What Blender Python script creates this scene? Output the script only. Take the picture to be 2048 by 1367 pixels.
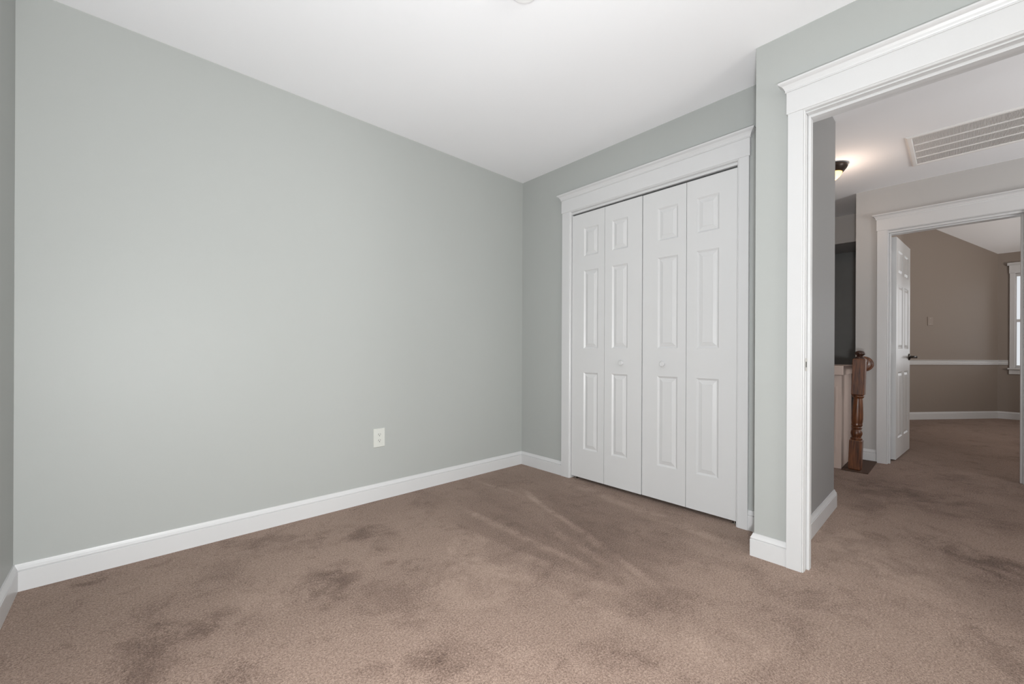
import bpy, bmesh, math, random
from mathutils import Vector, Matrix

for o in list(bpy.data.objects):
    bpy.data.objects.remove(o, do_unlink=True)
sc = bpy.context.scene
COL = sc.collection

# ------------------------------------------------------------------ camera
YAW, ROLL = 0.82420, 0.0044
FPX, CYO, CAMZ = 824.04, 18.1, 0.978
F = Vector((math.cos(YAW), math.sin(YAW), 0))
R = Vector((math.sin(YAW), -math.cos(YAW), 0))
U = R.cross(F)
R2 = R * math.cos(ROLL) + U * math.sin(ROLL)
U2 = U * math.cos(ROLL) - R * math.sin(ROLL)
cam_data = bpy.data.cameras.new('camera')
cam = bpy.data.objects.new('camera', cam_data)
COL.objects.link(cam)
M = Matrix.Identity(4)
for i in range(3):
    M[i][0], M[i][1], M[i][2] = R2[i], U2[i], -F[i]
M[2][3] = CAMZ
cam.matrix_world = M
cam_data.sensor_width = 36
cam_data.lens = 36 * FPX / 2048
cam_data.shift_y = CYO / 2048
cam_data.clip_start = 0.02
sc.camera = cam

# ------------------------------------------------------------------ light and exposure
sc.view_settings.view_transform = 'Standard'
sc.view_settings.look = 'None'
sc.view_settings.gamma = 1
sc.view_settings.use_curve_mapping = False
sc.view_settings.exposure = 0.05
world = bpy.data.worlds.new('daylight')
sc.world = world
world.use_nodes = True
bg = world.node_tree.nodes['Background']
bg.inputs[0].default_value = (0.95, 0.97, 1.0, 1)
bg.inputs[1].default_value = 0.8


def area(name, loc, direction, sx, sy, power, col=(1, 1, 1)):
    l = bpy.data.lights.new(name, 'AREA')
    l.shape = 'RECTANGLE'
    l.size, l.size_y = sx, sy
    l.energy = power
    l.color = col
    o = bpy.data.objects.new(name, l)
    COL.objects.link(o)
    o.location = loc
    o.rotation_euler = Vector(direction).to_track_quat('-Z', 'Y').to_euler()
    return o


# daylight through the bedroom window behind the camera, the photographer's flash above
# the camera, daylight through the far room's window, plus added fill lamps
area('bedroom_window_light', (0.95, -3.13, 1.40), (0, 1, 0), 1.5, 1.4, 48, (1.0, 1.0, 0.94))
area('camera_flash', (-0.03, -0.10, 1.22), (0.7, 0.9, -0.05), 0.12, 0.09, 5, (0.96, 0.985, 1.0))
area('low_fill', (-0.10, -0.10, 0.72), (0.7, 0.9, -0.05), 0.12, 0.09, 40, (0.96, 0.985, 1.0))  # added low fill lamp to lift the doors and baseboards
area('bounce_flash', (-0.14, 0.05, 1.10), (0.15, 0.16, 1), 0.10, 0.10, 15, (0.94, 0.97, 1.0))
area('rear_bounce_fill', (-0.14, -0.30, 0.60), (-0.1, -0.3, 1), 0.12, 0.12, 18, (1.0, 0.99, 0.97))  # added upward fill lamp to even out the ceiling
area('far_window_light', (9.78, -1.05, 1.45), (-1, 0, 0), 0.8, 1.35, 6, (0.95, 0.97, 1.0))
area('far_side_fill', (7.20, -2.61, 1.45), (0, 0.8, 0.7), 1.1, 1.3, 48, (1.0, 0.93, 0.86))  # added lamp to brighten the far room; no window known on this side
area('hall_fill', (3.60, -2.30, 1.40), (0, 0.75, 0.85), 0.8, 1.2, 40, (1.0, 0.99, 0.98))  # added upward lamp to brighten the hall; no window known here


# ------------------------------------------------------------------ materials
def mat(name, col, rough=0.5, spec=0.5, noise=None, bump=None, metal=0.0, coat=0.0):
    m = bpy.data.materials.new(name)
    m.use_nodes = True
    nt = m.node_tree
    b = nt.nodes['Principled BSDF']
    b.inputs['Base Color'].default_value = (*col, 1)
    b.inputs['Roughness'].default_value = rough
    b.inputs['Specular IOR Level'].default_value = spec
    b.inputs['Metallic'].default_value = metal
    b.inputs['Coat Weight'].default_value = coat
    tc = nt.nodes.new('ShaderNodeTexCoord')
    if noise:
        sc_, amt, st = noise
        mp = nt.nodes.new('ShaderNodeMapping')
        mp.inputs['Scale'].default_value = st
        n = nt.nodes.new('ShaderNodeTexNoise')
        n.inputs['Scale'].default_value = sc_
        n.inputs['Detail'].default_value = 4
        nt.links.new(tc.outputs['Object'], mp.inputs[0])
        nt.links.new(mp.outputs[0], n.inputs['Vector'])
        r = nt.nodes.new('ShaderNodeMapRange')
        r.inputs[1].default_value, r.inputs[2].default_value = 0.3, 0.7
        r.inputs[3].default_value, r.inputs[4].default_value = 1 - amt, 1 + amt
        nt.links.new(n.outputs[0], r.inputs[0])
        mx = nt.nodes.new('ShaderNodeMix')
        mx.data_type = 'RGBA'
        mx.blend_type = 'MULTIPLY'
        mx.inputs[0].default_value = 1
        mx.inputs[6].default_value = (*col, 1)
        nt.links.new(r.outputs[0], mx.inputs[7])
        nt.links.new(mx.outputs[2], b.inputs['Base Color'])
    if bump:
        bs, bd, strength = bump
        n2 = nt.nodes.new('ShaderNodeTexNoise')
        n2.inputs['Scale'].default_value = bs
        n2.inputs['Detail'].default_value = 3
        nt.links.new(tc.outputs['Object'], n2.inputs['Vector'])
        bp = nt.nodes.new('ShaderNodeBump')
        bp.inputs['Distance'].default_value = bd
        bp.inputs['Strength'].default_value = strength
        nt.links.new(n2.outputs[0], bp.inputs['Height'])
        nt.links.new(bp.outputs[0], b.inputs['Normal'])
    return m


ISO = (1, 1, 1)
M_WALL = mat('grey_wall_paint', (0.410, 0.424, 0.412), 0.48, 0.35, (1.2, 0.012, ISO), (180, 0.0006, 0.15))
M_HALL_LIT = mat('hall_paint_lit', (0.49, 0.478, 0.468), 0.5, 0.3, (1.2, 0.012, ISO), (180, 0.0006, 0.15))  # lighter copy of the hall paint, light put into the colour
M_HALL_SHADED = mat('hall_paint_shaded', (0.300, 0.298, 0.295), 0.5, 0.3, (1.2, 0.012, ISO), (180, 0.0006, 0.15))  # darker copy of the hall paint, shade put into the colour
M_FAR = mat('far_room_wall_paint', (0.272, 0.228, 0.196), 0.5, 0.3, (1.2, 0.015, ISO), (180, 0.0006, 0.15))
M_CEIL = mat('white_ceiling_paint', (0.90, 0.905, 0.925), 0.85, 0.2, (2.0, 0.006, ISO), (140, 0.0005, 0.1))
M_TRIM = mat('white_trim_paint', (0.625, 0.625, 0.63), 0.32, 0.45, (3.0, 0.006, ISO), (90, 0.0003, 0.1))
M_DOOR = mat('white_door_paint', (0.635, 0.635, 0.638), 0.35, 0.45, (3.0, 0.006, ISO), (60, 0.0003, 0.12))
M_PLASTIC = mat('ivory_plastic', (0.62, 0.63, 0.595), 0.35, 0.5, (20, 0.01, ISO))
M_SLOT = mat('dark_slot', (0.05, 0.05, 0.045), 0.6, 0.3, (40, 0.1, ISO))
M_METAL = mat('brushed_nickel', (0.55, 0.52, 0.48), 0.35, 0.5, (60, 0.05, (1, 1, 8)), metal=1.0)
M_TRACK = mat('dark_steel_track', (0.10, 0.10, 0.10), 0.5, 0.4, (40, 0.1, ISO), metal=0.5)
M_BRONZE = mat('dark_bronze', (0.030, 0.020, 0.015), 0.35, 0.5, (30, 0.2, ISO), metal=0.6)
M_TREAD = mat('dark_brown_strip', (0.082, 0.050, 0.037), 0.7, 0.2, (90, 0.35, (1, 6, 1)), (300, 0.002, 0.4))
M_KNEE = mat('half_wall_paint', (0.56, 0.45, 0.40), 0.4, 0.35, (2, 0.01, ISO))
M_VENT = mat('vent_enamel', (0.85, 0.835, 0.82), 0.4, 0.4, (8, 0.01, ISO))
M_FIX = mat('pale_plastic', (0.84, 0.84, 0.845), 0.5, 0.4, (10, 0.01, ISO))
M_VOID = mat('duct_grey', (0.74, 0.71, 0.69), 0.8, 0.1, (10, 0.05, ISO))
M_BLIND = mat('white_blind', (0.80, 0.81, 0.82), 0.7, 0.2, (4, 0.01, ISO))


def wood_mat():
    m = bpy.data.materials.new('stained_oak')
    m.use_nodes = True
    nt = m.node_tree
    b = nt.nodes['Principled BSDF']
    tc = nt.nodes.new('ShaderNodeTexCoord')
    mp = nt.nodes.new('ShaderNodeMapping')
    mp.inputs['Scale'].default_value = (40, 40, 3)
    n = nt.nodes.new('ShaderNodeTexNoise')
    n.inputs['Scale'].default_value = 2.2
    n.inputs['Detail'].default_value = 6
    n.inputs['Distortion'].default_value = 0.6
    cr = nt.nodes.new('ShaderNodeValToRGB')
    cr.color_ramp.elements[0].position = 0.32
    cr.color_ramp.elements[0].color = (0.050, 0.015, 0.006, 1)
    cr.color_ramp.elements[1].position = 0.68
    cr.color_ramp.elements[1].color = (0.205, 0.070, 0.023, 1)
    nt.links.new(tc.outputs['Object'], mp.inputs[0])
    nt.links.new(mp.outputs[0], n.inputs['Vector'])
    nt.links.new(n.outputs[0], cr.inputs[0])
    nt.links.new(cr.outputs[0], b.inputs['Base Color'])
    b.inputs['Roughness'].default_value = 0.38
    b.inputs['Coat Weight'].default_value = 0.12
    b.inputs['Coat Roughness'].default_value = 0.15
    return m


M_WOOD = wood_mat()


def dark_wood():
    m = M_WOOD.copy()
    m.name = 'dark_stained_oak'
    for nd in m.node_tree.nodes:
        if nd.type == 'VALTORGB':
            nd.color_ramp.elements[0].color = (0.020, 0.007, 0.004, 1)
            nd.color_ramp.elements[1].color = (0.060, 0.020, 0.009, 1)
    return m


M_WOOD_DARK = dark_wood()


def emit_mat(name, col, strength):
    m = bpy.data.materials.new(name)
    m.use_nodes = True
    nt = m.node_tree
    b = nt.nodes['Principled BSDF']
    n = nt.nodes.new('ShaderNodeTexNoise')
    n.inputs['Scale'].default_value = 12
    cr = nt.nodes.new('ShaderNodeMix')
    cr.data_type = 'RGBA'
    cr.inputs[6].default_value = (*col, 1)
    cr.inputs[7].default_value = (col[0], col[1] * 0.85, col[2] * 0.7, 1)
    nt.links.new(n.outputs[0], cr.inputs[0])
    b.inputs['Base Color'].default_value = (*col, 1)
    nt.links.new(cr.outputs[2], b.inputs['Emission Color'])
    b.inputs['Emission Strength'].default_value = strength
    return m


M_AMBER = emit_mat('lit_amber_glass', (1.0, 0.62, 0.22), 2.6)


def glass_mat():
    m = bpy.data.materials.new('window_glass')
    m.use_nodes = True
    b = m.node_tree.nodes['Principled BSDF']
    b.inputs['Base Color'].default_value = (0.97, 0.99, 1, 1)
    b.inputs['Roughness'].default_value = 0.0
    b.inputs['Transmission Weight'].default_value = 1.0
    b.inputs['IOR'].default_value = 1.0 + 0.02
    return m


M_GLASS = glass_mat()


def carpet_mat():
    m = bpy.data.materials.new('brown_plush_carpet')
    m.use_nodes = True
    nt = m.node_tree
    N, L = nt.nodes.new, nt.links.new
    b = nt.nodes['Principled BSDF']
    b.inputs['Roughness'].default_value = 0.95
    b.inputs['Specular IOR Level'].default_value = 0.08
    b.inputs['Sheen Weight'].default_value = 0.15
    b.inputs['Sheen Roughness'].default_value = 0.5
    tc = N('ShaderNodeTexCoord')

    def noise(scale, detail=4, rough=0.55, dist=0.0, stretch=None, off=(0, 0, 0), rot=0):
        n = N('ShaderNodeTexNoise')
        n.inputs['Scale'].default_value = scale
        n.inputs['Detail'].default_value = detail
        n.inputs['Roughness'].default_value = rough
        n.inputs['Distortion'].default_value = dist
        mp = N('ShaderNodeMapping')
        mp.inputs['Location'].default_value = off
        mp.inputs['Rotation'].default_value = (0, 0, rot)
        if stretch:
            mp.inputs['Scale'].default_value = stretch
        L(tc.outputs['Object'], mp.inputs[0])
        L(mp.outputs[0], n.inputs['Vector'])
        return n.outputs[0]

    def rng(v, a, c, lo=0.0, hi=1.0, smooth=True):
        r = N('ShaderNodeMapRange')
        if smooth:
            r.interpolation_type = 'SMOOTHSTEP'
        for i, x in enumerate((a, c, lo, hi)):
            r.inputs[i + 1].default_value = x
        L(v, r.inputs[0])
        return r.outputs[0]

    def op(o, x, y):
        q = N('ShaderNodeMath')
        q.operation = o
        for i, v in enumerate((x, y)):
            if isinstance(v, (int, float)):
                q.inputs[i].default_value = v
            else:
                L(v, q.inputs[i])
        return q.outputs[0]

    # nap: trampled patches, broader areas and vacuum lanes that run along the closet wall
    def ragged(scale, lo, hi, off, dist=0.4):
        """patches whose edges are broken up by the tufts"""
        n = noise(scale, 8, 0.68, dist, off=off)
        return rng(op('ADD', n, op('MULTIPLY', op('SUBTRACT', tuft2, 0.5), 0.10)), lo, hi)

    tuft = noise(420, 2, 0.6)
    tuft2 = noise(150, 3, 0.7)
    tuft3 = noise(60, 3, 0.6)
    blot = ragged(3.0, 0.51, 0.66, (3.1, 7.7, 0))
    blot2 = ragged(7.5, 0.53, 0.70, (1.3, 2.2, 0))
    blot3 = ragged(17.0, 0.52, 0.72, (8.3, 4.2, 0))
    broad = rng(noise(0.9, 4, 0.6, 0.3, off=(5.3, 1.1, 0)), 0.36, 0.64)
    sep = N('ShaderNodeSeparateXYZ')
    L(tc.outputs['Object'], sep.inputs[0])
    X, Y = sep.outputs[0], sep.outputs[1]
    # vacuum lanes near the closet: straight strokes, each with a pale edge and a darker nap beyond it
    wander = op('MULTIPLY', op('SUBTRACT', noise(2.2, 3, 0.5, off=(2.2, 9.1, 0)), 0.5), 0.12)
    Xw = op('ADD', op('ADD', X, wander), op('MULTIPLY', op('SUBTRACT', tuft2, 0.5), 0.05))
    broken = rng(noise(5.0, 4, 0.65, off=(6.0, 3.0, 0)), 0.40, 0.56)
    lanes = None
    for (x0, y0, x1, y1, w, pale, step) in (
            (2.010, 2.05, 1.640, 0.92, 0.040, 0.34, 0.14), (1.515, 2.20, 1.530, 1.10, 0.040, 0.30, 0.12),
            (1.290, 1.95, 1.440, 0.98, 0.060, 0.20, 0.20), (1.912, 2.50, 1.936, 2.15, 0.022, 0.30, 0.10),
            (2.410, 1.98, 2.240, 0.80, 0.070, 0.30, 0.00), (1.700, 1.50, 1.590, 1.00, 0.040, 0.24, 0.10),
            (1.150, 1.70, 1.320, 0.75, 0.050, 0.14, 0.06)):
        k = (x1 - x0) / (y1 - y0)
        d = op('SUBTRACT', Xw, op('ADD', x0 - k * y0, op('MULTIPLY', Y, k)))
        span = op('MULTIPLY', rng(Y, y1 - 0.25, y1 + 0.15), rng(Y, y0 + 0.10, y0 - 0.10))
        edge = op('MULTIPLY', op('MULTIPLY', rng(op('ABSOLUTE', d, 0), w, w * 0.2), broken), -pale)
        nap = op('MULTIPLY', op('MULTIPLY', rng(d, 0.0, 0.05), rng(d, 0.50, 0.12)), step)
        one = op('MULTIPLY', op('ADD', edge, nap), span)
        lanes = one if lanes is None else op('ADD', lanes, one)
    stroke = rng(noise(1.0, 5, 0.65, 0.2, stretch=(4.5, 1.0, 1), off=(0.6, 0.2, 0)), 0.42, 0.62)
    zone = op('MULTIPLY', op('MULTIPLY', rng(X, 1.25, 1.6), rng(X, 3.0, 2.4)), rng(Y, 0.40, 1.0))
    # trodden and brushed patches: centre, half width across the view and along it, strength
    UU = op('SUBTRACT', op('MULTIPLY', X, 0.734), op('MULTIPLY', Y, 0.679))
    VV = op('ADD', op('MULTIPLY', X, 0.679), op('MULTIPLY', Y, 0.734))
    spots = None
    for (cx, cy, ru, rv, st) in (
            (0.607, 1.785, 0.10, 0.15, 0.62), (0.933, 1.706, 0.10, 0.05, 0.50), (0.225, 1.810, 0.06, 0.07, 0.45), (0.076, 1.844, 0.12, 0.07, 0.40),
            (0.859, 2.190, 0.19, 0.10, 0.34), (0.559, 2.331, 0.16, 0.08, 0.30), (-0.123, 2.479, 0.05, 0.05, 0.60), (2.081, 1.165, 0.18, 0.17, 0.18),
            (3.044, 0.075, 0.12, 0.10, 0.50), (2.900, -0.120, 0.16, 0.14, 0.55), (2.913, 0.295, 0.05, 0.06, 0.50), (0.685, 1.139, 0.06, 0.04, 0.45),
            (1.460, 1.215, 0.14, 0.11, 0.22), (1.575, 0.752, 0.14, 0.07, 0.20), (0.024, 1.689, 0.11, 0.07, 0.34), (2.075, 1.647, 0.19, 0.18, 0.12),
            (1.742, 0.436, 0.12, 0.06, 0.26), (1.191, 0.736, 0.13, 0.06, 0.24), (3.900, 0.250, 0.30, 0.35, 0.34), (4.600, -0.250, 0.20, 0.30, 0.24),
            (0.440, 1.832, 0.16, 0.13, -0.16), (1.096, 1.379, 0.20, 0.16, -0.24), (1.458, 0.523, 0.15, 0.09, -0.20), (1.200, 1.650, 0.10, 0.14, -0.24),
            (2.650, 0.300, 0.20, 0.34, -0.32), (0.900, 0.900, 0.16, 0.08, -0.16)):
        u = op('DIVIDE', op('SUBTRACT', UU, 0.734 * cx - 0.679 * cy), ru)
        v = op('DIVIDE', op('SUBTRACT', VV, 0.679 * cx + 0.734 * cy), rv)
        q = op('ADD', op('MULTIPLY', u, u), op('MULTIPLY', v, v))
        one = op('MULTIPLY', rng(q, 2.4, 0.1), st * 0.8)
        spots = one if spots is None else op('ADD', spots, one)
    rag = op('ADD', 0.10, op('MULTIPLY', ragged(7.0, 0.42, 0.58, (4.7, 0.9, 0), 0.6), 1.10))
    d1 = op('MULTIPLY', blot, op('SUBTRACT', 0.28, op('MULTIPLY', zone, 0.16)))
    d2 = op('ADD', op('MULTIPLY', blot2, 0.26), op('MULTIPLY', blot3, 0.20))
    d3 = op('ADD', op('MULTIPLY', zone, op('ADD', 0.04, op('MULTIPLY', stroke, 0.16))), lanes)
    d4 = op('ADD', op('MULTIPLY', broad, 0.16), op('MULTIPLY', spots, rag))
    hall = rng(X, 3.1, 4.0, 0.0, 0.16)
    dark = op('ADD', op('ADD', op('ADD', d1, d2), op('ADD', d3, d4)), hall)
    # tufts
    grain = rng(tuft, 0.34, 0.66, -0.36, 0.36, False)
    grain2 = rng(tuft2, 0.32, 0.68, -0.46, 0.46, False)
    grain3 = rng(tuft3, 0.32, 0.68, -0.07, 0.07, False)
    val = op('ADD', op('ADD', dark, grain3), op('ADD', grain, grain2))
    cr = N('ShaderNodeValToRGB')
    e = cr.color_ramp.elements
    e[0].position, e[0].color = 0.0, (0.522, 0.383, 0.306, 1)
    e[1].position, e[1].color = 1.0, (0.083, 0.048, 0.036, 1)
    k = e.new(0.40)
    k.color = (0.287, 0.198, 0.155, 1)
    k = e.new(0.70)
    k.color = (0.146, 0.090, 0.066, 1)
    vv = rng(val, -0.60, 1.40, 0, 1, False)
    L(vv, cr.inputs[0])
    L(cr.outputs[0], b.inputs['Base Color'])
    bp = N('ShaderNodeBump')
    bp.inputs['Strength'].default_value = 0.55
    bp.inputs['Distance'].default_value = 0.008
    L(op('ADD', tuft, op('MULTIPLY', tuft2, 1.2)), bp.inputs['Height'])
    L(bp.outputs[0], b.inputs['Normal'])
    return m


M_CARPET = carpet_mat()


# ------------------------------------------------------------------ mesh helpers
class MB:
    """collects shapes and links them as one mesh object"""

    def __init__(self):
        self.v, self.f, self.sm = [], [], []

    def add(self, vs, fs, smooth=False):
        n = len(self.v)
        self.v += [tuple(p) for p in vs]
        for f in fs:
            self.f.append(tuple(i + n for i in f))
            self.sm.append(smooth)
        return self

    def box(self, x0, x1, y0, y1, z0, z1):
        x0, x1 = sorted((x0, x1))
        y0, y1 = sorted((y0, y1))
        z0, z1 = sorted((z0, z1))
        vs = [(x, y, z) for z in (z0, z1) for y in (y0, y1) for x in (x0, x1)]
        return self.add(vs, [(0, 2, 3, 1), (4, 5, 7, 6), (0, 1, 5, 4), (2, 6, 7, 3), (0, 4, 6, 2), (1, 3, 7, 5)])

    def loft(self, rings, closed=True, cap=True, smooth=False):
        n = len(rings[0])
        vs = [p for r in rings for p in r]
        fs = []
        for i in range(len(rings) - 1):
            for j in range(n if closed else n - 1):
                k = (j + 1) % n
                fs.append((i * n + j, i * n + k, (i + 1) * n + k, (i + 1) * n + j))
        self.add(vs, fs, smooth)
        if cap:
            self.add(rings[0], [tuple(range(n))[::-1]])
            self.add(rings[-1], [tuple(range(n))])
        return self

    def lathe(self, prof, c, axis='Z', seg=32, smooth=True):
        """prof: list of (radius, height)"""
        rings = []
        for r, h in prof:
            ring = []
            for i in range(seg):
                a = 2 * math.pi * i / seg
                u, w = r * math.cos(a), r * math.sin(a)
                p = {'Z': (u, w, h), 'X': (h, u, w), 'Y': (w, h, u)}[axis]
                ring.append((c[0] + p[0], c[1] + p[1], c[2] + p[2]))
            rings.append(ring)
        return self.loft(rings, True, True, smooth)

    def build(self, name, m, parent=None, xf=None, bevel=0.0, seg=2):
        me = bpy.data.meshes.new(name)
        vs = [tuple(xf @ Vector(p)) for p in self.v] if xf else self.v
        me.from_pydata(vs, [], self.f)
        bm = bmesh.new()
        bm.from_mesh(me)
        bmesh.ops.remove_doubles(bm, verts=bm.verts, dist=1e-6)
        bmesh.ops.recalc_face_normals(bm, faces=bm.faces)
        bm.to_mesh(me)
        bm.free()
        if any(self.sm):
            for p in me.polygons:
                p.use_smooth = True
            me.set_sharp_from_angle(angle=math.radians(38))
        me.materials.append(m)
        o = bpy.data.objects.new(name, me)
        COL.objects.link(o)
        if parent:
            o.parent = parent
        if bevel:
            b = o.modifiers.new('bevel', 'BEVEL')
            b.width = bevel
            b.segments = seg
            b.limit_method = 'ANGLE'
        return o


def tag(o, label=None, cat=None, kind=None, group=None):
    if label:
        o['label'] = label
    if cat:
        o['category'] = cat
    if kind:
        o['kind'] = kind
    if group:
        o['group'] = group
    return o


def empty(name, loc, label=None, cat=None, kind=None, rz=0, group=None):
    o = bpy.data.objects.new(name, None)
    COL.objects.link(o)
    o.location = loc
    o.rotation_euler = (0, 0, rz)
    o.empty_display_size = 0.1
    return tag(o, label, cat, kind, group)


def struct(o, label=None, cat=None):
    return tag(o, label, cat, 'structure')


# ------------------------------------------------------------------ room numbers (metres, camera above the origin)
YA = 2.579            # long grey wall
XB = 2.505            # closet wall
XC = 2.207            # wall with the doorway
XC2 = 2.322
XE = 4.893            # far end wall of the hall
H = 2.44
XL = -0.345           # left wall
YN = -3.00            # wall behind the camera
YD = 0.530            # hall side wall face
XD = 3.28
XF = 5.594
XH = 9.575

# ------------------------------------------------------------------ floor and ceilings
fl = MB()
fl.box(XL - 0.15, 10.0, -3.3, 3.0, -0.05, 0.0)
struct(fl.build('floor', M_CARPET), 'brown plush carpet with trodden patches and vacuum lines', 'floor')
struct(MB().box(XL - 0.1, XF + 0.9, -3.2, 2.7, H, H + 0.06).build('ceiling', M_CEIL),
       'flat white ceiling over the bedroom and hall', 'ceiling')
# the far room has a sloping ceiling that drops towards its window wall
SL = 0.388
zs = lambda x: 2.472 + SL * (XH - x)
xk = 7.6
m_ = MB()
m_.loft([[(XE + 0.150, y, zs(xk)), (xk, y, zs(xk)), (XH + 0.14, y, zs(XH + 0.14)), (XH + 0.14, y, zs(XH + 0.14) + 0.08),
          (xk, y, zs(xk) + 0.08), (XE + 0.150, y, zs(xk) + 0.08)] for y in (-2.6, 0.66)])
struct(m_.build('ceiling_far_room', M_CEIL), 'white sloping ceiling of the room beyond the hall', 'ceiling')

# ------------------------------------------------------------------ walls
struct(MB().box(XL - 0.12, XC2 + 0.96, YA, YA + 0.12, 0, H).build('wall_left', M_WALL),
       'long bare pale grey wall with one outlet', 'wall')
struct(MB().box(XL - 0.12, XL, YN - 0.12, YA, 0, H).build('wall_near', M_WALL),
       'grey wall at the left edge of the photo', 'wall')
# closet wall with its opening
CY0, CY1, CZ = 0.829, 2.031, 2.033      # finished opening
m_ = MB()
m_.box(XB, XB + 0.11, 0.662, CY0 - 0.02, 0, H)
m_.box(XB, XB + 0.11, CY1 + 0.02, YA, 0, H)
m_.box(XB, XB + 0.11, CY0 - 0.02, CY1 + 0.02, CZ + 0.02, H)
struct(m_.build('wall_back', M_WALL), 'grey wall around the white closet doors', 'wall')
struct(MB().box(3.16, XD, 0.662, YA, 0, H).build('wall_closet', M_WALL), 'wall closing the closet at the back', 'wall')
# doorway wall
DY0, DY1, DZ = -0.360, 0.460, 2.043
m_ = MB()
m_.box(XC, XC2, DY1 + 0.018, 0.662, 0, H)
m_.box(XC, XC2, DY0 - 0.018, DY1 + 0.018, DZ + 0.018, H)
m_.box(XC, XC2, YN, DY0 - 0.018, 0, H)
struct(m_.build('wall_right', M_WALL), 'grey wall around the doorway to the hall', 'wall')
struct(MB().box(XC2, XD, YD, 0.662, 0, H).build('wall_hall_left', M_HALL_SHADED),
       'narrow grey hall wall seen just inside the doorway', 'wall')
# wall behind the camera with its window
m_ = MB()
m_.box(XL, XC, YN - 0.12, YN, 0, 0.70)
m_.box(XL, XC, YN - 0.12, YN, 2.10, H)
m_.box(XL, 0.20, YN - 0.12, YN, 0.70, 2.10)
m_.box(1.70, XC, YN - 0.12, YN, 0.70, 2.10)
struct(m_.build('wall_front', M_WALL), 'grey window wall behind the viewpoint', 'wall')
# hall end wall with a doorway to the far room
EY0, EY1, EZ = -0.335, 0.411, 2.032
m_ = MB()
m_.box(XE, XE + 0.150, EY1 + 0.018, 0.636, 0, H)
m_.box(XE, XE + 0.150, EY0 - 0.018, EY1 + 0.018, EZ + 0.018, H)
m_.box(XE, XE + 0.150, -2.5, EY0 - 0.018, 0, H)
m_.box(XE, XE + 0.150, -2.5, 0.636, H + 0.06, zs(xk))
struct(m_.build('wall_hall_end', M_HALL_LIT), 'hall end wall around the doorway to the far room', 'wall')
# hall right end with an opening added for the hall fill lamp
m_ = MB()
m_.box(XC2, XE, -2.32, -2.2, 0, 0.8)
m_.box(XC2, XE, -2.32, -2.2, 2.08, H)
m_.box(XC2, 3.18, -2.32, -2.2, 0.8, 2.08)
m_.box(4.02, XE, -2.32, -2.2, 0.8, 2.08)
struct(m_.build('wall_hall_right', M_HALL_SHADED), 'hall wall with an added opening, off to the right', 'wall')
# stair recess
m_ = MB()
m_.box(XF, XF + 0.11, 0.636, 0.70, 0, H)
m_.box(XF, XF + 0.55, 0.70, 1.75, 2.148, H)
m_.box(XF, XF + 0.11, 1.75, 2.0, 0, H)
struct(m_.build('wall_stair', M_HALL_LIT), 'short grey wall above the dark opening past the stair', 'wall')
M_DARK = mat('shaded_room_paint', (0.30, 0.30, 0.295), 0.6, 0.2, (3, 0.05, ISO))  # same wall paint with the low light put into its colour
m_ = MB()
m_.box(XF + 0.80, XF + 0.9, 0.53, 2.1, 0, H)
m_.box(XF + 0.11, XF + 0.80, 2.0, 2.1, 0, H)
struct(m_.build('wall_dark_room', M_DARK), 'dark wall seen through the opening past the stair', 'wall')
struct(MB().box(XD, XF + 0.11, 2.0, 2.12, 0, H).build('wall_stair_side', M_HALL_LIT), 'side wall of the stair recess', 'wall')
# side wall between stair recess and far room, then the diagonal wall
GA = Vector((8.39, 0.468, 0))
GB = Vector((9.575, -0.41, 0))
gd = (GB - GA).normalized()
gn = Vector((-gd.y, gd.x, 0))           # away from the viewer
if gn.x < 0:
    gn = -gn
GS = GA + gd * ((0.53 - GA.y) / gd.y)
m_ = MB()
m_.box(XE + 0.150, GS.x, 0.53, 0.636, 0, zs(xk))
struct(m_.build('wall_far_side', M_FAR), 'side wall behind the open door in the far room', 'wall')


def along(p0, p1, n, prof, mb, z0=0.0):
    """sweep a profile [(out, z)] from p0 to p1; out is measured along n"""
    mb.loft([[(p.x + n.x * o, p.y + n.y * o, z0 + z) for o, z in prof] for p in (p0, p1)])


m_ = MB()
along(GS, GB, gn, [(0, 0), (0.1, 0), (0.1, 3.3), (0, 3.3)], m_)
struct(m_.build('wall_far_diagonal', M_FAR), 'diagonal taupe wall in the far room', 'wall')
# window wall of the far room
WY0, WY1, WZ0, WZ1 = -1.50, -0.577, 0.76, 2.16
m_ = MB()
m_.box(XH, XH + 0.13, WY1, 0.1, 0, zs(XH))
m_.box(XH, XH + 0.13, -2.6, WY0, 0, zs(XH))
m_.box(XH, XH + 0.13, WY0, WY1, 0, WZ0)
m_.box(XH, XH + 0.13, WY0, WY1, WZ1, zs(XH))
struct(m_.build('wall_far_window', M_FAR), 'taupe window wall at the back of the far room', 'wall')
m_ = MB()
m_.box(XE + 0.150, 6.62, -2.7, -2.6, 0, zs(xk))
m_.box(7.78, XH + 0.13, -2.7, -2.6, 0, zs(xk))
m_.box(6.62, 7.78, -2.7, -2.6, 0, 0.78)  # opening added for the side fill lamp
m_.box(6.62, 7.78, -2.7, -2.6, 2.12, zs(xk))
struct(m_.build('wall_far_right', M_FAR),
       'right-hand wall of the far room', 'wall')

# ------------------------------------------------------------------ baseboards
BASE = [(0, 0), (0.0145, 0), (0.0145, 0.0785), (0.0140, 0.0795), (0.0100, 0.0815), (0.0100, 0.0825), (0.0138, 0.0850), (0.0138, 0.0870),
        (0.0120, 0.0905), (0.0085, 0.0965), (0.0055, 0.1040), (0.0045, 0.1085), (0, 0.1085)]


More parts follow.
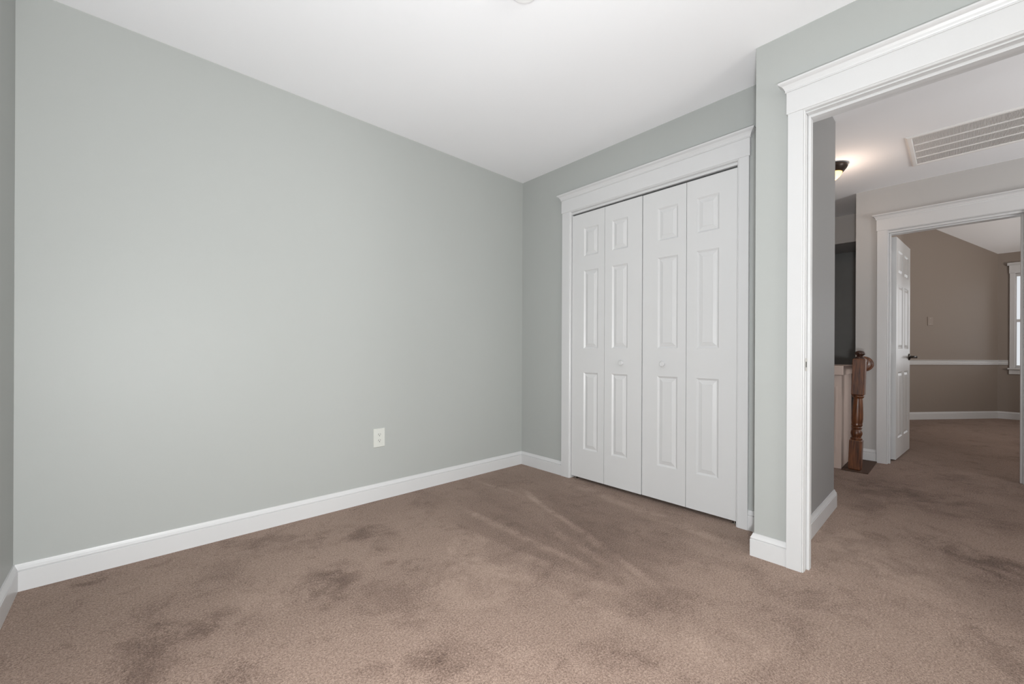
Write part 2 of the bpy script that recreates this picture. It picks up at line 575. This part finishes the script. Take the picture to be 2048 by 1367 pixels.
def sweep(path, normals, prof, mb):
    """profile swept along a floor path with mitred corners; normals: outward direction of each segment"""
    rings = []
    for i, p in enumerate(path):
        ns = []
        if i > 0:
            ns.append(Vector(normals[i - 1]))
        if i < len(path) - 1:
            ns.append(Vector(normals[i]))
        d = ns[0] if len(ns) == 1 or (ns[0] - ns[1]).length < 1e-6 else (ns[0] + ns[1]) / (1 + ns[0].dot(ns[1]))
        rings.append([(p[0] + d.x * o, p[1] + d.y * o, z) for o, z in prof])
    mb.loft(rings)


def baseboard(name, path, normals, label, m=M_TRIM):
    mb = MB()
    sweep(path, normals, BASE, mb)
    return struct(mb.build(name, m), label, 'baseboard')


baseboard('baseboard_left', [(XL, 0.2), (XL, YA), (XB, YA), (XB, 2.113)], [(1, 0), (0, -1), (-1, 0)],
          'white baseboard along the long grey wall and into the closet corner')
baseboard('baseboard_back', [(XB, 0.780), (XB, 0.662), (XC, 0.662), (XC, 0.526)], [(-1, 0), (0, 1), (-1, 0)],
          'short white baseboard between the closet and the doorway')
baseboard('baseboard_hall_left', [(XC2 + 0.02, YD), (XD, YD), (XD, 0.9)], [(0, -1), (1, 0)],
          'white baseboard of the narrow hall wall inside the doorway')
baseboard('baseboard_hall_end', [(XE, 0.489), (XE, 0.636)], [(-1, 0)],
          'short white baseboard between the newel post and the far doorway')
baseboard('baseboard_far', [(GS.x, GS.y), (GB.x, GB.y), (XH, -2.5)],
          [(-gn.x, -gn.y), (-1, 0)], 'baseboard around the far room')


# ------------------------------------------------------------------ door casings
def prism_y(mb, pts, y0, y1):
    """closed (x,z) outline swept in y"""
    mb.loft([[(x, y, z) for x, z in pts] for y in (y0, y1)])


def casing(name, X, outL, inL, inR, outR, opL, opR, opZ, depth, label, stop=None, headw=(2.0575, 2.165), crown=True):
    """trim around an opening in a wall whose face is at x=X and looks towards -x.
    outL/inL: left casing board (larger y); inR/outR: right casing board; opL/opR/opZ: finished jamb faces."""
    root = empty(name, (X, (opL + opR) / 2, 0), label, 'door trim', 'structure')
    inv = Matrix.Translation(-Vector(root.location))
    t = 0.018
    hz0, hz1 = headw
    B = lambda mb, nm, bev=0.0012, m=M_TRIM: mb.build(nm, m, root, inv, bev, 2)
    for (a, b, op, nm) in ((outL, inL, opL, 'side_casing'), (outR, inR, opR, 'side_casing')):
        mb = MB()
        s = 1 if a > b else -1
        # flat board with a beaded inner edge
        prof = [(X, a), (X - t, a), (X - t, b + s * 0.002), (X - t + 0.002, b), (X - t + 0.004, b), (X - t + 0.002, b - s * 0.003),
                (X - t + 0.005, b - s * 0.0065), (X, b - s * 0.0075)]
        mb.loft([[(x, y, z) for x, y in prof] for z in (0, hz0)])
        B(mb, nm, 0.0)
    # head board, with the beaded lower edge of the opening
    mb = MB().box(X - 0.0215, X, min(outL, outR) - 0.006, max(outL, outR) + 0.006, hz0, hz1)
    B(mb, 'head_casing')
    mb = MB()
    prism_y(mb, [(X, hz0), (X - t, hz0), (X - t, hz0 - 0.003), (X - t + 0.004, hz0 - 0.007), (X, hz0 - 0.009)], inR - 0.004 * 0, inL)
    B(mb, 'head_bead', 0.0)
    # crown moulding with mitred returns
    mb = MB()
    h = hz1
    prof = [(0.0215, -0.010), (0.0255, -0.010), (0.0265, -0.006), (0.0245, -0.003), (0.027, 0.001), (0.030, 0.009), (0.036, 0.018), (0.044, 0.023),
            (0.0485, 0.027), (0.0485, 0.034), (0.0, 0.036), (0.0, -0.010)]
    yl, yr = max(outL, outR) + 0.006, min(outL, outR) - 0.006
    rings = []
    for p, d in (((X, yl), (0, 1)), ((X, yl), (-1, 1)), ((X, yr), (-1, -1)), ((X, yr), (0, -1))):
        ring = []
        for o, z in prof:
            e = max(o - 0.0215, 0.0)
            if d[0] == 0:
                ring.append((X, p[1] + d[1] * e, h + z))
            else:
                ring.append((X - o, p[1] + d[1] * e, h + z))
        rings.append(ring)
    mb.loft(rings, True, True)
    B(mb, 'crown_moulding', 0.0)
    # jambs lining the opening
    mb = MB()
    mb.box(X + 0.0005, X + depth, opL, opL + 0.0175, 0, opZ + 0.0175)
    mb.box(X + 0.0005, X + depth, opR - 0.0175, opR, 0, opZ + 0.0175)
    mb.box(X + 0.0005, X + depth, opR, opL, opZ, opZ + 0.0175)
    jb = B(mb, 'jamb', 0.0008)
    if stop:
        a, b, th = stop
        mb = MB()
        mb.box(X + a, X + b, opL - th, opL - 0.0003, 0, opZ)
        mb.box(X + a, X + b, opR + 0.0003, opR + th, 0, opZ)
        mb.box(X + a, X + b, opR + th, opL - th, opZ - th, opZ)
        B(mb, 'door_stop', 0.0008)
    return root, inv


# closet
t1, i1 = casing('trim_1', XB, 2.113, 2.0385, 0.833, 0.780, CY1, CY0, CZ, 0.109,
                'white crown-topped trim around the closet doors')
MB().box(XB + 0.016, XB + 0.034, CY0 + 0.004, CY1 - 0.004, CZ - 0.009, CZ - 0.0005).build('top_track', M_TRACK, t1, i1)
for y in (CY0 + 0.03, CY1 - 0.03):
    MB().box(XB + 0.016, XB + 0.034, y - 0.012, y + 0.012, 0, 0.005).box(XB + 0.022, XB + 0.028, y - 0.003, y + 0.003, 0.005, 0.0215).build(
        'pivot_bracket', M_METAL, t1, i1)
# bedroom doorway
t2, i2 = casing('trim_2', XC, 0.526, 0.4685, -0.3685, -0.426, DY1, DY0, DZ, 0.1155,
                'white crown-topped trim around the wide doorway to the hall', stop=(0.030, 0.064, 0.0115))
mb = MB().box(XC - 0.002, XC + 0.026, DY1 - 0.0012, DY1 - 0.0002, 0.895, 0.952)
sp = mb.build('strike_plate', M_METAL, t2, i2, 0.0005)
sp['label'] = 'small metal strike plate'
MB().box(XC + 0.004, XC + 0.018, DY1 - 0.0016, DY1 - 0.0011, 0.911, 0.936).build('latch_hole', M_SLOT, sp)
sp.children[0].matrix_parent_inverse = Matrix.Identity(4)
for v in sp.children[0].data.vertices:
    v.co = i2 @ v.co
# plain casing boards on the hall side of the same doorway
mb = MB()
mb.box(XC2, XC2 + 0.018, DY0 - 0.07, DY0 - 0.008, 0, 2.05)
mb.box(XC2, XC2 + 0.018, DY0 - 0.07, DY1 + 0.066, 2.053, 2.15)
mb.box(XC2, XC2 + 0.018, DY1 + 0.008, DY1 + 0.0695, 0, 2.05)
mb.build('hall_side_casing', M_TRIM, t2, i2)
# far doorway
t3, i3 = casing('trim_3', XE, 0.487, 0.421, -0.345, -0.411, EY1, EY0, EZ, 0.150,
                'white crown-topped trim around the far doorway at the hall end', stop=(0.025, 0.060, 0.0115))


# ------------------------------------------------------------------ raised panel doors
def panel_face(mb, w, zb, zt, rects, xf, d):
    """door front in local (u across 0..w, z, depth positive into the door) with raised panels"""
    us = sorted({0.0, w} | {r[0] for r in rects} | {r[1] for r in rects})
    zsn = sorted({zb, zt} | {r[2] for r in rects} | {r[3] for r in rects})
    for i in range(len(us) - 1):
        for j in range(len(zsn) - 1):
            u0, u1, z0, z1 = us[i], us[i + 1], zsn[j], zsn[j + 1]
            hit = any(abs(u0 - r[0]) < 1e-6 and abs(u1 - r[1]) < 1e-6 and abs(z0 - r[2]) < 1e-6 and abs(z1 - r[3]) < 1e-6 for r in rects)
            if not hit:
                mb.add([xf(u0, z0, 0), xf(u1, z0, 0), xf(u1, z1, 0), xf(u0, z1, 0)], [(0, 1, 2, 3)])
            else:
                rings = []
                for ins, dep in ((0, 0), (0.004, 0.0035), (0.011, 0.0085), (0.0145, 0.0085), (0.0155, 0.0070), (0.034, 0.0020), (0.0355, 0.0008)):
                    rings.append([xf(u0 + ins, z0 + ins, dep), xf(u1 - ins, z0 + ins, dep), xf(u1 - ins, z1 - ins, dep), xf(u0 + ins, z1 - ins, dep)])
                mb.loft(rings, True, False)
                mb.add(rings[-1], [(0, 1, 2, 3)])
    a = [xf(0, zb, 0), xf(w, zb, 0), xf(w, zt, 0), xf(0, zt, 0)]
    b = [xf(0, zb, d), xf(w, zb, d), xf(w, zt, d), xf(0, zt, d)]
    # sides follow the same edge points as the front so the slab closes
    mb.add(b, [(0, 1, 2, 3)])
    for uu, vv in ((0, 0), (w, w)):
        pts = [xf(uu, z, 0) for z in zsn]
        for j in range(len(zsn) - 1):
            pass
        mb.add(pts + [xf(uu, zt, d), xf(uu, zb, d)], [tuple(range(len(pts) + 2))])
    for zz in (zb, zt):
        pts = [xf(u, zz, 0) for u in us]
        mb.add(pts + [xf(w, zz, d), xf(0, zz, d)], [tuple(range(len(pts) + 2))])


ROWS = ((0.240, 0.820), (1.000, 1.586), (1.694, 1.906))
XDR = XB + 0.006


def bifold(name, ya, yb, yc, wide_at_meeting, label, knob_y, dx):
    """two hinged leaves: ya > yb > yc"""
    root = empty(name, (XDR, (ya + yc) / 2, 0), label, 'closet door', 'structure')
    inv = Matrix.Translation(-Vector(root.location))
    leaves = []
    for (y1, y0, rect) in ((ya, yb, wide_at_meeting[0]), (yb, yc, wide_at_meeting[1])):
        y1 -= 0.0015
        y0 += 0.0015
        mb = MB()
        xf = lambda u, z, d, y1=y1: (XDR + dx + d, y1 - u, z)
        rects = [(y1 - rect[0], y1 - rect[1], a, b) for a, b in ROWS]
        panel_face(mb, y1 - y0, 0.0225, 2.0195, rects, xf, 0.030)
        leaves.append(mb.build('door_leaf', M_DOOR, root, inv))
    kl = leaves[0] if knob_y > yb else leaves[1]
    mb = MB()
    xs = XDR + dx
    prof = [(0.010, 0.0), (0.0095, -0.003), (0.0065, -0.006), (0.0062, -0.012), (0.010, -0.015), (0.0158, -0.019), (0.0178, -0.024),
            (0.0165, -0.028), (0.0125, -0.0305), (0.010, -0.0298), (0.006, -0.0292), (0.003, -0.0302), (0.0, -0.0305)]
    prof = [(max(r, 1e-4), h) for r, h in prof]
    mb.lathe(prof, (xs, knob_y, 0.899), 'X', 28)
    mb.build('knob', M_TRIM, kl, inv)
    return root


bifold('door_1', 2.0275, 1.7295, 1.4325, ((1.914, 1.786), (1.667, 1.5415)),
       'left pair of white folding closet doors', 1.580, -0.004)
bifold('door_2', 1.4305, 1.1345, 0.8330, ((1.324, 1.1895), (1.0735, 0.943)),
       'right pair of white folding closet doors beside the alcove', 1.281, 0.0)

# six panel door standing open in the far room
hx, hy = 5.070, 0.375
ang = math.atan2(0.326 - 0.372, 5.736 - 5.066)
door3 = empty('door_3', (hx, hy, 0), 'white six-panel door standing open into the far room', 'door', 'structure', ang)
mb = MB()
lw = 0.715
cols = ((0.095, 0.315), (0.400, 0.620))
rects = [(c0, c1, a, b) for c0, c1 in cols for a, b in ((0.195, 0.80), (1.015, 1.60), (1.705, 1.915))]
panel_face(mb, lw, 0.012, 2.026, rects, lambda u, z, d: (u, d, z), 0.035)
leaf = mb.build('door_leaf', M_DOOR, door3)
# hinges on the jamb side
for z in (1.84, 1.02, 0.26):
    mb = MB()
    mb.lathe([(0.0065, -0.045), (0.0065, 0.045)], (-0.009, 0.040, z), 'Z', 14)
    mb.box(-0.028, -0.001, 0.0385, 0.0415, z - 0.044, z + 0.044)
    mb.build('hinge', M_TRIM, door3, None, 0.0008)
# dark lever handle
mb = MB()
hu, hz = lw - 0.062, 0.936
mb.lathe([(0.0335, -0.0003), (0.0335, -0.005), (0.028, -0.0095), (0.013, -0.012), (0.0115, -0.030), (0.0105, -0.052), (0.012, -0.060), (0.001, -0.064)],
         (hu, 0, hz), 'Y', 24)
pts = [(0.0, 0.0095), (0.03, 0.009), (0.06, 0.0075), (0.09, 0.008), (0.112, 0.0095), (0.118, 0.005)]
rings = []
for s, r in pts:
    rings.append([(hu - s, -0.054 + 0.006 * math.sin(s * 25) + r * 0.75 * math.cos(a), hz + 0.003 * math.sin(s * 40) + r * math.sin(a))
                  for a in [k * math.pi / 6 for k in range(12)]])
mb.loft(rings, True, True, True)
lh = mb.build('door_handle', M_BRONZE, leaf)
lh['label'] = 'dark bronze lever handle'

# ------------------------------------------------------------------ far room trim, window, chair rail
RAIL = [(0, 0.803), (0.008, 0.803), (0.014, 0.808), (0.012, 0.822), (0.017, 0.834), (0.017, 0.843), (0.012, 0.852), (0.022, 0.866),
        (0.022, 0.872), (0, 0.875)]
mb = MB()
sweep([(GS.x, GS.y), (GB.x, GB.y), (XH, -0.512)], [(-gn.x, -gn.y), (-1, 0)], RAIL, mb)
struct(mb.build('trim_4', M_TRIM), 'white chair rail running around the far room', 'chair rail')

win = empty('window_1', (XH, (WY0 + WY1) / 2, WZ0), 'white framed window at the right edge of the far room', 'window', 'structure')
wi = Matrix.Translation(-Vector(win.location))
mb = MB()
mb.box(XH - 0.02, XH, WY1, WY1 + 0.053, WZ0, WZ1)
mb.box(XH - 0.02, XH, WY0 - 0.085, WY0, WZ0, WZ1)
mb.build('side_casing', M_TRIM, win, wi, 0.003)
mb = MB().box(XH - 0.024, XH, WY0 - 0.09, WY1 + 0.058, WZ1, WZ1 + 0.125)
prism_y(mb, [(XH, WZ1 + 0.115), (XH - 0.028, WZ1 + 0.115), (XH - 0.05, WZ1 + 0.145), (XH - 0.05, WZ1 + 0.152), (XH, WZ1 + 0.152)], WY0 - 0.112, WY1 + 0.078)
mb.build('head_casing', M_TRIM, win, wi)
mb = MB().box(XH - 0.055, XH + 0.05, WY0 - 0.11, WY1 + 0.075, WZ0 - 0.022, WZ0)
mb.build('sill', M_TRIM, win, wi, 0.004)
MB().box(XH - 0.02, XH, WY0 - 0.085, WY1 + 0.058, WZ0 - 0.092, WZ0 - 0.022).build('apron', M_TRIM, win, wi, 0.003)
zm = (WZ0 + WZ1) / 2
mb = MB()
for (za, zb, xo) in ((WZ0, zm + 0.02, 0.045), (zm - 0.02, WZ1, 0.075)):
    mb.box(XH + xo, XH + xo + 0.028, WY1 - 0.020, WY1, za, zb)
    mb.box(XH + xo, XH + xo + 0.028, WY0, WY0 + 0.045, za, zb)
    mb.box(XH + xo, XH + xo + 0.028, WY0 + 0.045, WY1 - 0.020, za, za + 0.04)
    mb.box(XH + xo, XH + xo + 0.028, WY0 + 0.045, WY1 - 0.020, zb - 0.04, zb)
sash = mb.build('sash', M_TRIM, win, wi)
MB().box(XH + 0.058, XH + 0.060, WY0 + 0.045, WY1 - 0.020, WZ0 + 0.04, zm - 0.02).box(
    XH + 0.088, XH + 0.090, WY0 + 0.045, WY1 - 0.020, zm + 0.02, WZ1 - 0.04).build('pane', M_GLASS, sash, wi)
sash.children[0].matrix_parent_inverse = Matrix.Identity(4)

# ------------------------------------------------------------------ things: outlet and blank plate
def plate_mesh(w, h, t):
    mb = MB()
    rings = []
    for ins, d in ((0, 0), (0, 0.0015), (0.003, t)):
        rings.append([(-w / 2 + ins, -d, -h / 2 + ins), (w / 2 - ins, -d, -h / 2 + ins), (w / 2 - ins, -d, h / 2 - ins), (-w / 2 + ins, -d, h / 2 - ins)])
    mb.loft(rings)
    return mb


out = empty('wall_outlet', (1.199, YA - 0.0003, 0.406), 'ivory duplex power outlet low on the long grey wall', 'outlet')
plate_mesh(0.080, 0.123, 0.0065).build('cover_plate', M_PLASTIC, out, None, 0.0006)
for z in (0.0195, -0.0195):
    mb = MB()
    ring0, ring1 = [], []
    for i in range(28):
        a = 2 * math.pi * i / 28
        x = max(-0.0148, min(0.0148, 0.0175 * math.cos(a)))
        zz = z + 0.0142 * math.sin(a)
        ring0.append((x, -0.0060, zz))
        ring1.append((x, -0.0082, zz))
    mb.loft([ring0, ring1])
    rc = mb.build('receptacle', M_PLASTIC, out)
    mb = MB()
    mb.box(-0.0075, -0.0050, -0.0086, -0.0080, z - 0.0005, z + 0.0085)
    mb.box(0.0050, 0.0075, -0.0086, -0.0080, z + 0.0005, z + 0.0075)
    mb.lathe([(0.0027, -0.0086), (0.0027, -0.0080)], (0.0, 0, z - 0.0060), 'Y', 14)
    mb.build('slots', M_SLOT, rc)
MB().lathe([(0.0030, -0.0060), (0.0030, -0.0074), (0.0012, -0.0080)], (0, 0, 0), 'Y', 14).build('screw', M_PLASTIC, out)

pc = GA + gd * 0.325 - gn * 0.0004
bp_ = empty('blank_plate', (pc.x, pc.y, 1.445), 'small wall-coloured blank plate above the chair rail', 'wall plate', None, math.atan2(gd.y, gd.x))
plate_mesh(0.090, 0.128, 0.007).build('cover_plate', mat('painted_plate', (0.30, 0.252, 0.218), 0.45, 0.4, (8, 0.01, ISO)), bp_)
for z in (0.042, -0.042):
    MB().lathe([(0.0032, -0.0068), (0.0032, -0.0078), (0.001, -0.0083)], (0, 0, z), 'Y', 12).build('screw', M_PLASTIC, bp_)

# ------------------------------------------------------------------ newel post, handrail, floor strip, half wall
NX, NY = 4.425, 0.575
st = MB().box(4.350, XE - 0.016, 0.483, 0.655, 0.0, 0.010)
tag(st.build('landing_strip', M_TREAD, None, None, 0.002), 'dark brown floor strip under the newel post', 'floor strip')
newel = empty('newel_post', (NX, NY, 0.010), 'turned brown wooden newel post at the head of the stairs', 'newel post')
newel.rotation_euler = (math.radians(1.7), 0, 0)
S = 0.041


def sq_block(mb, z0, z1, s, ch=0.006):
    rings = []
    for z, k in ((z0, s - ch), (z0 + ch, s), (z1 - ch, s), (z1, s - ch)):
        rings.append([(-k, -k, z), (k, -k, z), (k, k, z), (-k, k, z)])
    mb.loft(rings)


mb = MB()
sq_block(mb, 0.0, 0.247, S)
mb.build('base_block', M_WOOD, newel, None, 0.0025)
mb = MB()
mb.lathe([(0.036, 0.244), (0.039, 0.252), (0.0385, 0.259), (0.031, 0.265), (0.030, 0.272), (0.035, 0.282), (0.0385, 0.297), (0.0375, 0.311),
          (0.032, 0.326), (0.029, 0.334), (0.034, 0.340), (0.037, 0.347), (0.034, 0.354), (0.031, 0.358), (0.036, 0.365), (0.0375, 0.372), (0.0345, 0.379),
          (0.0365, 0.392), (0.0382, 0.42), (0.0375, 0.46), (0.0345, 0.52), (0.031, 0.575), (0.029, 0.590), (0.0355, 0.597), (0.0395, 0.605), (0.0385, 0.613),
          (0.034, 0.618)], (0, 0, 0), 'Z', 36)
mb.build('turned_shaft', M_WOOD, newel)
mb = MB()
sq_block(mb, 0.616, 0.918, S)
mb.build('top_block', M_WOOD, newel, None, 0.0025)
mb = MB()
mb.lathe([(0.036, 0.917), (0.034, 0.923), (0.026, 0.930), (0.020, 0.938), (0.021, 0.943), (0.030, 0.950), (0.0345, 0.958), (0.0335, 0.967), (0.026, 0.976),
          (0.014, 0.982), (0.0005, 0.984)], (0, 0, 0), 'Z', 32)
mb.build('finial', M_WOOD_DARK, newel)

rail = empty('handrail', (4.47, 0.575, 0.875), 'brown wooden handrail running from the newel post to a round wall rosette', 'handrail')
ri = Matrix.Translation(-Vector(rail.location))
mb = MB()
rp = [(-0.022, -0.026), (0.022, -0.026), (0.024, -0.010), (0.030, 0.004), (0.028, 0.018), (0.018, 0.028), (0, 0.032), (-0.018, 0.028), (-0.028, 0.018), (-0.030, 0.004),
      (-0.024, -0.010)]
mb.loft([[(x, 0.575 + y, 0.875 + z) for y, z in rp] for x in (4.4725, XE - 0.018)], True, True, True)
mb.build('rail', M_WOOD, rail, ri)
mb = MB()
mb.lathe([(0.068, 0), (0.068, -0.008), (0.064, -0.011), (0.059, -0.011), (0.056, -0.015), (0.048, -0.0175), (0.001, -0.0178)], (XE - 0.0003, 0.575, 0.875), 'X', 40)
mb.build('rosette', M_WOOD, rail, ri)

hw = empty('half_wall', (4.39, 0.66, 0), 'low painted half wall with a recessed panel, left of the newel post', 'half wall', 'structure')
hi = Matrix.Translation(-Vector(hw.location))
mb = MB().box(4.392, 4.868, 0.66, 1.95, 0, 0.785)
mb.build('body', M_KNEE, hw, hi)
MB().box(4.378, 4.868, 0.648, 1.95, 0.787, 0.866).build('cap', M_KNEE, hw, hi, 0.004)
mb = MB()
# picture-frame moulding on the front face
y0, y1, z0, z1 = 0.690, 1.60, 0.131, 0.692
for a, b, c, d in ((y0, y0 + 0.014, z0, z1), (y1 - 0.014, y1, z0, z1), (y0 + 0.014, y1 - 0.014, z0, z0 + 0.014), (y0 + 0.014, y1 - 0.014, z1 - 0.014, z1)):
    mb.box(4.384, 4.392, a, b, c, d)
mb.build('panel_moulding', M_KNEE, hw, hi, 0.002)

# ------------------------------------------------------------------ ceiling vent, lamp, small ceiling fixture
vx0, vx1, vy0, vy1 = 3.862, 4.485, -0.58, 0.244
vent = empty('ceiling_vent', ((vx0 + vx1) / 2, (vy0 + vy1) / 2, H), 'large white slatted air return grille on the hall ceiling', 'vent')
vi = Matrix.Translation(-Vector(vent.location))
fw = 0.034
mb = MB()
prof = [(0, 0), (0.0, -0.004), (0.006, -0.0095), (0.012, -0.0105), (0.026, -0.0095), (0.032, -0.006), (0.034, 0)]
rings = []
for (cx, cy, dx, dy) in ((vx0, vy0, 1, 1), (vx1, vy0, -1, 1), (vx1, vy1, -1, -1), (vx0, vy1, 1, -1), (vx0, vy0, 1, 1)):
    rings.append([(cx + dx * o, cy + dy * o, H - 0.0005 + z) for o, z in prof])
mb.loft(rings, True, False)
mb.build('frame', M_VENT, vent, vi)
mb = MB()
n = 126
ya, yb = vy0 + fw, vy1 - fw
for i in range(n):
    y = ya + (i + 0.5) * (yb - ya) / n
    mb.add([(vx0 + fw, y - 0.0021, H - 0.0035), (vx1 - fw, y - 0.0021, H - 0.0035), (vx1 - fw, y + 0.0013, H - 0.0080), (vx0 + fw, y + 0.0013, H - 0.0080),
            (vx0 + fw, y - 0.0013, H - 0.0030), (vx1 - fw, y - 0.0013, H - 0.0030), (vx1 - fw, y + 0.0021, H - 0.0075), (vx0 + fw, y + 0.0021, H - 0.0075)],
           [(0, 1, 2, 3), (4, 7, 6, 5), (0, 4, 5, 1), (2, 6, 7, 3), (0, 3, 7, 4), (1, 5, 6, 2)])
mb.build('slats', M_VENT, vent, vi)
mb = MB()
for k in (1, 2, 3):
    x = vx0 + fw + k * (vx1 - vx0 - 2 * fw) / 4
    mb.box(x - 0.0055, x + 0.0055, ya - 0.001, yb + 0.001, H - 0.0100, H - 0.0022)
mb.build('crossbar', M_VENT, vent, vi)
MB().box(vx0 + fw - 0.004, vx1 - fw + 0.004, ya - 0.004, yb + 0.004, H - 0.0018, H - 0.0004).build('filter', M_VOID, vent, vi)

LX, LY = 4.04, 0.668
lamp = empty('ceiling_lamp', (LX, LY, H), 'lit hall ceiling lamp with dark bronze cap and amber glass', 'lamp')
mb = MB()
mb.lathe([(0.070, -0.0003), (0.091, -0.004), (0.0945, -0.011), (0.093, -0.020), (0.088, -0.030), (0.080, -0.041), (0.071, -0.052), (0.064, -0.060), (0.060, -0.060),
          (0.055, -0.040), (0.05, -0.03)], (0, 0, 0), 'Z', 40)
mb.build('canopy', M_BRONZE, lamp)
mb = MB()
mb.lathe([(0.0585, -0.045), (0.0595, -0.060), (0.054, -0.074), (0.044, -0.089), (0.030, -0.104), (0.016, -0.113), (0.009, -0.116)], (0, 0, 0), 'Z', 40)
mb.build('glass_shade', M_AMBER, lamp)
mb = MB()
mb.lathe([(0.0095, -0.1155), (0.010, -0.119), (0.006, -0.124), (0.0005, -0.128)], (0, 0, 0), 'Z', 20)
mb.build('finial', M_BRONZE, lamp)
pl = bpy.data.lights.new('lamp_bulb', 'POINT')
pl.energy = 3.5
pl.color = (1.0, 0.77, 0.62)
pl.shadow_soft_size = 0.05
po = bpy.data.objects.new('lamp_bulb', pl)
COL.objects.link(po)
po.location = (0, 0, -0.215)
po.parent = lamp

fx = empty('ceiling_fixture', (1.146, 1.176, H), 'small pale round fixture on the bedroom ceiling at the top edge', 'ceiling fixture')
mb = MB()
mb.lathe([(0.074, -0.0003), (0.075, -0.006), (0.074, -0.012), (0.068, -0.014), (0.0005, -0.0142)], (0, 0, 0), 'Z', 40)
mb.build('base', M_FIX, fx)
mb = MB()
mb.lathe([(0.063, -0.0142), (0.061, -0.026), (0.054, -0.032), (0.0005, -0.034)], (0, 0, 0), 'Z', 40)
mb.build('cover', M_FIX, fx)

# ------------------------------------------------------------------ the bedroom window behind the viewpoint
w2 = empty('window_2', (0.95, YN, 0.7), 'bedroom window behind the viewpoint', 'window', 'structure')
w2i = Matrix.Translation(-Vector(w2.location))
mb = MB()
for a, b, c, d in ((0.12, 0.20, 0.62, 2.18), (1.70, 1.78, 0.62, 2.18), (0.20, 1.70, 2.10, 2.18), (0.20, 1.70, 0.62, 0.70)):
    mb.box(a, b, YN, YN + 0.018, c, d)
mb.build('frame', M_TRIM, w2, w2i)
bpy.context.view_layer.update()
